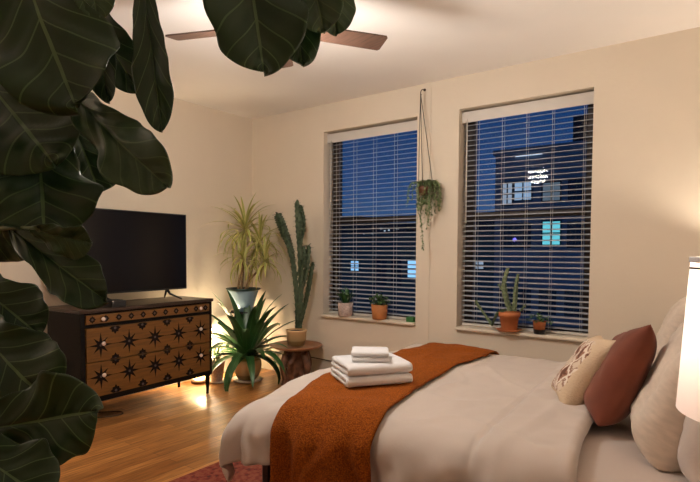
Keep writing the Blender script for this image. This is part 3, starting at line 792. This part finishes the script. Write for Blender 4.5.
# dracaena on a stand
DR = (.24, -.36)
st = thing('plant_stand', 'slim dark stand hidden behind the strap-leaved plant, holding the dracaena', 'plant stand', (DR[0], DR[1], 0))
b = NB(); lathe(b, [(.13, .66), (.135, .665), (.13, .68), (.0, .68)], 28, cap=False); obj('stand_top', b, M['dkwood'], st)
for k in range(3):
    an = k*2.094+.4; b = NB(); sweep(b, [(.15*math.cos(an), .15*math.sin(an), 0), (.10*math.cos(an), .10*math.sin(an), .665)], .011, 8); obj('leg', b, M['dkwood'], st, smooth=True)
dc = thing('potted_dracaena', 'tall spiky yellow-green dracaena in pale blue pot with dark rim', 'plant', (DR[0], DR[1], .68))
CLAMP[dc.name] = 1
pot_round(dc, [(.09, 0), (.095, .004), (.125, .10), (.155, .215)], M['palepot'], soil_z=.225, soil_r=.15)
b = NB(); lathe(b, [(.156, .212), (.178, .228), (.18, .238), (.172, .240), (.15, .226)], 36, cap=False); obj('pot_rim', b, M['dkgreen'], dc, smooth=True)
def tuft(par, c, n, L, W_, spread, seed, droop=2.0):
    random.seed(seed); b = NB()
    for k in range(n):
        az = k*2.39996+random.uniform(-.2, .2); el = 1.5-spread*(k/n)+random.uniform(-.15, .15)
        strap_leaf(b, V(c)+V((0, 0, .05*(1-k/n))), az, el, L*random.uniform(.75, 1.1), W_, droop*random.uniform(.7, 1.2)*(.4+.8*k/n), n=10, fold=.3)
    return obj('leaf_crown', b, M['spike'], par, smooth=True, recalc=False)
def loc_of(base, yv, px, py): return on_y(yv, px, py)-V(base)
DB = (DR[0], DR[1], .68)
heads = [((245, 233), -.36, 44, .34, 70), ((260, 245), -.30, 34, .30, 71), ((243, 262), -.44, 30, .26, 72), ((265, 264), -.38, 26, .25, 73)]
starts = [(-.03, 0), (.03, .02), (-.05, -.03), (.05, -.02)]
for (px, yv, n, L, sd), s0 in zip(heads, starts):
    h_ = loc_of(DB, yv, *px)
    b = NB(); sweep(b, resample([(s0[0], s0[1], .22), (s0[0]*.6+h_.x*.3, s0[1]+h_.y*.3+.01, .22+(h_.z-.22)*.45), (h_.x, h_.y, h_.z)], 14), [.013]*8+[.011]*7, 8); obj('cane', b, M['bark'], dc, smooth=True)
    tuft(dc, h_, n, L*1.3, .030, 2.1, sd, droop=1.9)

# small pot to the left with reddish plant
SPt = (.27, -.74)
b = NB(); lathe(b, [(.0, .004), (.075, .004), (.095, .02), (.09, .024), (.07, .012), (.0, .012)], 32, cap=False)
tag(obj('plant_saucer', b, M['saucer'], smooth=True, loc=(SPt[0], SPt[1], 0)), 'pale saucer under the slim pink clay pot by the dresser', 'saucer')
sp_ = thing('potted_plant', 'spindly small-leaved plant in slim pink clay pot by the dresser', 'plant', (SPt[0], SPt[1], .014))
pot_round(sp_, [(.05, 0), (.055, .004), (.075, .16), (.08, .165), (.082, .2), (.076, .2), (.07, .18)], M['greypot'], soil_z=.18, soil_r=.07)
CLAMP[sp_.name] = 1; random.seed(5); b = NB()
for k in range(60):
    az = random.uniform(0, 2*PI); strap_leaf(b, (.02*math.cos(az), .02*math.sin(az), .18+random.uniform(0, .12)), az, random.uniform(.5, 1.5), random.uniform(.08, .19), .014, random.uniform(.3, 1.2), n=5)
obj('foliage', b, M['ivy2'], sp_, smooth=True, recalc=False)

# carved stool with tray
ST = (.90, -.27)
stl = thing('carved_stool', 'carved dark wood side table with tray-like top beside the wall', 'side table', (ST[0], ST[1], 0))
b = NB(); lathe(b, [(.0, .338), (.10, .338), (.21, .350), (.262, .378), (.256, .384), (.205, .366), (.0, .362)], 44, cap=False); obj('tray_top', b, M['traywood'], stl, smooth=True)
b = NB()
def lump(u, v):
    th = u*2*PI; z = .02+.32*v
    r_ = .07+.03*math.cos(4*th+.5)*(.6+.4*math.cos(v*PI*1.0))+.03*math.sin(v*PI)+.03*noise.noise(V((math.cos(th)*2, math.sin(th)*2, v*4)))*1.5
    return V((r_*math.cos(th), r_*math.sin(th), z))
grid(b, lump, 64, 18, uv=False); bmesh.ops.remove_doubles(b, verts=b.verts[:], dist=.0005)
obj('carved_body', b, M['carved'], stl, smooth=True)
for k in range(4):
    an = k*PI/2-.12; b = NB(); sweep(b, resample([(.13*math.cos(an), .13*math.sin(an), .30), (.17*math.cos(an), .17*math.sin(an), .17), (.14*math.cos(an), .14*math.sin(an), .07), (.165*math.cos(an), .165*math.sin(an), .0)], 12), [.035]*5+[.03]*4+[.026]*4, 10); obj('leg', b, M['carved'], stl, smooth=True)

# tall euphorbia
CP = (.905, -.27, .372)
ca = thing('potted_cactus', 'tall branching ribbed cactus in squat banded pot on carved table', 'cactus', CP)
pot_round(ca, [(.07, 0), (.08, .006), (.095, .06), (.098, .135), (.104, .14), (.104, .16), (.094, .16), (.092, .14)], M['bandpot'], soil_z=.145, soil_r=.092)
def cstem(pts, rad, m_=None):
    P = [loc_of(CP, yv, x, y) for x, y, yv in pts]; P = resample(P, max(24, len(P)*12))
    N = len(P)
    rr = []
    for i in range(N):
        t_ = i/(N-1); k = rad*1.2*(.8+.4*math.sin(min(1, t_*1.2)*PI*.75))*(1+.16*math.sin(i*2.1))
        if t_ > .93: k *= (1-t_)/.07*.75+.25
        rr.append(k)
    b = NB(); sweep(b, P, rr, 8, star=.45)
    for i in range(2, N, 1):
        for q in range(2):
            az = random.uniform(0, 2*PI); o_ = V((math.cos(az), math.sin(az)*.6, .2))*rr[i]*.9
            strap_leaf(b, P[i]+o_, az, random.uniform(-.2, .9), random.uniform(.018, .036), .014, .3, n=3)
    return obj('stem', b, m_ or M['cactus'], ca)
cstem([(297, 328, -.27), (297, 300, -.27), (293, 262, -.28), (287, 240, -.29), (283, 229, -.30)], .024)
cstem([(288, 243, -.29), (282, 226, -.31), (277, 214, -.32)], .034)
cstem([(300, 328, -.26), (301, 290, -.26), (300, 250, -.26), (298, 222, -.25), (297, 200, -.25)], .026)
cstem([(300, 242, -.26), (303, 224, -.24), (300, 206, -.23)], .020)
cstem([(294, 262, -.28), (291, 248, -.28), (287, 233, -.27)], .022)
cstem([(301, 290, -.25), (306, 272, -.24), (309, 245, -.23)], .021)
cstem([(301, 322, -.24), (308, 290, -.22), (313, 262, -.20)], .018)
cstem([(297, 275, -.27), (304, 262, -.27), (304, 246, -.26)], .016)

# sill plants
SZ = .674
def sill_pot(name, label, x, y, prof_, m_, soil, sr): 
    t_ = thing(name, label, 'plant' if 'plant' in name else 'cactus', (x, y, SZ)); pot_round(t_, prof_, m_, soil_z=soil, soil_r=sr, n=28); return t_
g = sill_pot('potted_plant', 'small spiky succulent in pinkish grey speckled pot on left windowsill', 1.31, -.005, [(.066, 0), (.07, .004), (.074, .13), (.07, .132), (.066, .12)], M['greypot'], .118, .066)
random.seed(21); b = NB()
for k in range(34):
    az = k*2.4; strap_leaf(b, (.02*math.cos(az), .02*math.sin(az), .115), az, random.uniform(.9, 1.5), random.uniform(.12, .19), .020, random.uniform(.1, .8), n=6)
for v in b.verts: v.co.y = min(v.co.y, .062)
obj('foliage', b, M['strap'], g, smooth=True, recalc=False)
g = sill_pot('potted_plant', 'bushy green plant in orange clay pot on left windowsill', 1.712, -.008, [(.062, 0), (.066, .004), (.080, .135), (.076, .137), (.072, .125)], M['orangepot'], .122, .072)
def bush(n, rmin, rmax, z0, hz, size, seed, flat=1, mi=0, trail=None):
    random.seed(seed); b = NB()
    for k in range(n):
        az = random.uniform(0, 2*PI); rr = random.uniform(rmin, rmax); zz = z0+random.uniform(0, hz)*(1-.5*(rr/rmax))
        c = V((rr*math.cos(az), rr*math.sin(az)*flat, zz)); strap_leaf(b, c, random.uniform(0, 2*PI), random.uniform(-.3, 1.2), size*random.uniform(.7, 1.3), size*.55, .8, n=4)
    return b
b = bush(170, 0, .11, .12, .14, .036, 22, .7)
for k in range(8): sweep(b, [(0, 0, .12), (.07*math.cos(k*.8), .055*math.sin(k*.8), .19)], .002, 4)
obj('foliage', b, M['ivy'], g, recalc=False)
b = NB(); box(b, -.035, .035, -.025, .025, 0, .042); box(b, -.03, .03, -.02, .02, .042, .045)
tag(obj('green_box', b, M['greenbox'], loc=(2.045, .0, SZ), bevel=.004), 'tiny green box in right corner of the left windowsill', 'box')
b = NB(); lathe(b, [(.0, .003), (.075, .003), (.098, .016), (.093, .02), (.07, .01), (.0, .01)], 32, cap=False)
tag(obj('plant_saucer', b, M['terracotta'], smooth=True, loc=(2.955, -.022, SZ)), 'terracotta saucer under the cactus pot on right windowsill', 'saucer')
CB = (2.955, -.022, SZ+.011)
g = thing('potted_cactus', 'terracotta pot with upright pale cactus and drooping paddles on right windowsill', 'cactus', CB)
pot_round(g, [(.058, 0), (.06, .004), (.074, .105), (.083, .107), (.086, .145), (.08, .145), (.076, .12)], M['terracotta'], soil_z=.13, soil_r=.077, n=28)
def cst(pts, rad, m_='cactus2'):
    P = resample([loc_of(CB, yv, x, y) for x, y, yv in pts], 20); rr = [rad*(1-.45*(i/20)**3)*(1+.12*math.sin(i*2.3)) for i in range(21)]
    b = NB(); sweep(b, P, rr, 10, star=.75); obj('stem', b, M[m_], g, smooth=False)
cst([(510, 311, -0.020), (505, 295, -0.025), (504, 282, -0.025), (508, 268, -0.025)], .024)
cst([(514, 311, -0.015), (515, 297, -0.015), (516, 285, -0.015), (518, 274, -0.015)], .020)
cst([(505, 292, -0.025), (501, 288, -0.035), (498, 284, -0.035)], .012)
cst([(512, 311, -0.025), (508, 302, -0.035), (507, 297, -0.035)], .014, 'cactus')
cst([(506, 310, -0.035), (499, 312, -0.055), (495, 318, -0.065), (492, 326, -0.065)], .014, 'cactus')
cst([(492, 325, -0.055), (485, 315, -0.045), (480, 308, -0.035)], .011)
cst([(481, 309, -0.035), (477, 304, -0.035), (476, 300, -0.035)], .014)
cst([(520, 311, -0.015), (524, 307, -0.015), (526, 304, -0.015)], .008)
g = thing('potted_plant', 'little trailing plant in small amber pot with dark base on right windowsill', 'plant', (3.185, .0, SZ))
pot_round(g, [(.04, 0), (.042, .004), (.044, .035)], M['black'], name='pot_base', n=24)
pot_round(g, [(.043, .035), (.047, .09), (.052, .1), (.048, .1), (.045, .085)], M['terracotta'], soil_z=.09, soil_r=.045, n=24)
b = bush(90, 0, .115, .09, .07, .028, 24, .6); obj('foliage', b, M['ivy'], g, recalc=False)

# hanging plant between the windows
HK = on_y(-.03, 424, 92)
b = NB(); sweep(b, resample([HK+V((0, .012, .02)), HK+V((0, -.03, .015)), HK+V((0, -.055, -.01)), HK+V((0, -.06, -.03)), HK+V((0, -.045, -.035))], 12), .004, 6)
lathe(b, [(.012, 0), (.012, .004)], 12)
for v in b.verts[-24:]: v.co = V((HK.x+v.co.x, -.018-v.co.z, HK.z+.02+v.co.y))
tag(obj('wall_hook', b, M['bronze'], smooth=True), 'small dark hook high on the wall strip between the windows', 'hook')
HP = on_y(-.11, 425, 190)
hp = thing('hanging_plant', 'trailing green plant hung on cords on the wall between the windows', 'hanging plant', tuple(HP))
hk = HK+V((0, -.06, -.03))-HP
pot_round(hp, [(.03, -.05), (.045, -.045), (.06, .0), (.064, .03), (.06, .03)], M['carved'], soil_z=.02, soil_r=.055, n=24)
for (dx, dy) in ((-.062, 0), (.06, .03), (.01, -.06)):
    b = NB(); sweep(b, resample([hk, hk*.55+V((dx*.5, dy*.5, 0)), (dx, dy, .028)], 10), .0032, 5); obj('cord', b, M['cable'], hp)
random.seed(31); b = NB()
for k in range(46):
    az = random.uniform(0, 2*PI); ln = random.uniform(.08, .22) if k > 6 else random.uniform(.26, .36)
    sy_ = .55
    p = V((.03*math.cos(az), .03*math.sin(az)*sy_, .04)); out = random.uniform(.06, .16) if k > 6 else random.uniform(.02, .07)
    pts = [p, V((out*.7*math.cos(az), out*.5*math.sin(az)*sy_, .075)), V((out*math.cos(az), out*math.sin(az)*sy_, .02)), V((out*1.05*math.cos(az), out*math.sin(az)*sy_, .02-ln))]
    P = resample(pts, 14); sweep(b, P, .0018, 3)
    for q in P[3:]:
        for s in (0, 1): strap_leaf(b, q, random.uniform(0, 2*PI), random.uniform(-1, .6), random.uniform(.02, .034), .014, .5, n=3)
P = resample([V((0, -.03, 0)), V((-.01, -.06, -.15)), V((.0, -.05, -.33)), V((.012, -.05, -.50))], 26); sweep(b, P, .0022, 3)
for q in P:
    for s in range(3): strap_leaf(b, q, random.uniform(0, 2*PI), random.uniform(-1, .6), .024, .014, .5, n=3)
obj('foliage', b, M['ivy2'], hp, recalc=False)

# ------------------------------------------------------------------ fiddle leaf fig in the foreground
TB = at(1.75, -42, 300); TBx, TBy = TB.x, TB.y
pb = V((TBx, TBy, 0))
fg = thing('fiddle_leaf_fig', 'towering fiddle-leaf fig with huge glossy dark leaves in the left foreground', 'plant', (TBx, TBy, 0))
b = NB(); lathe(b, [(.16, 0), (.17, .006), (.20, .2), (.215, .40), (.225, .42), (.225, .44), (.21, .44), (.20, .38)], 40, cap=False); obj('basket', b, M['basket'], fg, smooth=True)
b = NB(); lathe(b, [(.2, .38), (.1, .39), (.0, .395)], 32, cap=False); obj('soil', b, M['soil'], fg)
trunk = resample([(0, 0, .38), (.02, -.01, .9), (-.01, .02, 1.4), (.03, .0, 1.9), (.0, .02, 2.35)], 30)
b = NB(); sweep(b, trunk, [.022-.010*i/30 for i in range(31)], 10); obj('trunk', b, M['bark'], fg, smooth=True)
def trunk_at(z):
    return min(trunk, key=lambda p: abs(p.z-z))
def fig_leaf(bp, tp, wpx, d0, d1, tilt=0, curl=.12, fold=.25, wave=.05, m_='fig', nv=None, seed=0, branch=True, bz=None, shape=1.0):
    B = at(d0, *bp); Tt = at(d1, *tp); ax = Tt-B; L = ax.length; ax.normalize()
    W_ = wpx/FPX*(d0+d1)/2
    view = (CAM-(B+Tt)/2).normalized()
    nrm = (view-ax*view.dot(ax)).normalized(); nrm = Matrix.Rotation(tilt, 3, ax) @ nrm
    sd = ax.cross(nrm).normalized()
    if abs(math.cos(tilt)) > .2: W_ /= max(.45, abs(math.cos(tilt)))
    def f(a, c):
        v = c*2-1; a0 = a; a = math.sin(a*PI/2)
        if a > .66: ou = max(0, 1-((a-.66)/.34)**2.4)**.5
        else: ou = (.30+.70*(a/.66)**1.3)*min(1, a/.10)**.5+.10*math.exp(-((a-.2)/.12)**2)*min(1, a/.1)
        ou *= 1-.06*math.exp(-((a-.45)/.08)**2)
        ou = max(ou, .012)
        e = 1+.06*math.sin(a*17+seed*2+(3 if v > 0 else 0))+.025*math.sin(a*41+seed)
        y = v*W_/2*ou*e
        z = fold*abs(v)**1.3*W_/2*ou - curl*L*((a-.35)**2)*1.2 + wave*W_*math.sin(a*14+seed+(2 if v > 0 else 0))*abs(v)**2*1.6+.02*W_*math.sin(a*9+v*4+seed*3)
        # quilting between lateral veins
        ph = (a0-.24*abs(v)**.8)*7
        z += .0035*W_/.15*abs(math.sin(PI*(ph)))*(1-abs(v)**4) - .006*math.exp(-(v/.06)**2)
        return B+ax*(L*a+.03*L*abs(v)*ou*(1-a)*0)+sd*y+nrm*z - pb
    b = NB(); grid(b, f, 44, 26)
    o = obj('leaf', b, M[m_], fg, smooth=True, recalc=False, solid=.0012)
    if branch:
        q = B-pb; k = trunk_at(min(2.3, max(.6, (bz if bz is not None else q.z-.12))))
        mid = (q+k)/2+V((0, 0, .07))
        b = NB(); sweep(b, resample([k, mid, q, q+ax*.02], 14), [.007]*8+[.0045]*7, 7); obj('leaf_stalk', b, M['twig'], fg, smooth=True)
    return o
M['twig'] = mat('green_twig', (.07, .09, .035), .6)
F = fig_leaf
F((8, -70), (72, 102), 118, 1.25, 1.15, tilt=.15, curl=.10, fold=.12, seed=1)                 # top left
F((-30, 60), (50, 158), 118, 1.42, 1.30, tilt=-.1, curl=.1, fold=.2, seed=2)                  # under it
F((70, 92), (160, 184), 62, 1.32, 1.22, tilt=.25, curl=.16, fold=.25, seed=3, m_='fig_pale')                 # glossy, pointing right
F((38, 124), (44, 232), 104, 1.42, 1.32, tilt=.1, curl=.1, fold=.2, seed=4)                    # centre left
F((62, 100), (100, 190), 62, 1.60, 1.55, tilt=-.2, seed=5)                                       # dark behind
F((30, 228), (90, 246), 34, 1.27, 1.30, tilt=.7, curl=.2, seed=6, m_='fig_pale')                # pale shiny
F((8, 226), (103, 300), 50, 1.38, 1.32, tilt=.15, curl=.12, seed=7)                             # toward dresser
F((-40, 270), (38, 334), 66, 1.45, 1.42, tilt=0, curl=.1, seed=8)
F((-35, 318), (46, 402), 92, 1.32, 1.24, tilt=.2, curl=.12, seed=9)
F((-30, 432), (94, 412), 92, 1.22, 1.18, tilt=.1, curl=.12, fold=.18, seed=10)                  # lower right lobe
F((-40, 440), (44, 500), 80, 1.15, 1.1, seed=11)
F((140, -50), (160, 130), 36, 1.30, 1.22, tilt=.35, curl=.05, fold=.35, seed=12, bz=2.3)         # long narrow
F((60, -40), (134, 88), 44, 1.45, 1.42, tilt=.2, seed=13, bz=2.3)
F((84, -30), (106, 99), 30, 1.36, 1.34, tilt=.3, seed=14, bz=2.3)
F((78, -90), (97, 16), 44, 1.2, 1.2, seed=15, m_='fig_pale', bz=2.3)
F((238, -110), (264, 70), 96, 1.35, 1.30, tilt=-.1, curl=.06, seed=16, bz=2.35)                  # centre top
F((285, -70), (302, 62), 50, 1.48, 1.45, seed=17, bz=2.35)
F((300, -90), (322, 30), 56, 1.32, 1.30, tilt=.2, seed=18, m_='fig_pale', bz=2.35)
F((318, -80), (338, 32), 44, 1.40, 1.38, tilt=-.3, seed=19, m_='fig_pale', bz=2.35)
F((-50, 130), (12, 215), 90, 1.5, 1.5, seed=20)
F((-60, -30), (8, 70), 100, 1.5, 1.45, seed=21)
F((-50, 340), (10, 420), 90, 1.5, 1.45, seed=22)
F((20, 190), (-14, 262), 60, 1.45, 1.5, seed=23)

# ------------------------------------------------------------------ colour management
vs_ = S.view_settings
vs_.view_transform = 'Standard'; vs_.look = 'None'; vs_.exposure = .5; vs_.gamma = 1; vs_.use_curve_mapping = False
S.cycles.use_denoising = True
S.cycles.max_bounces = 8; S.cycles.diffuse_bounces = 5; S.cycles.transparent_max_bounces = 16
S.cycles.sample_clamp_indirect = 6
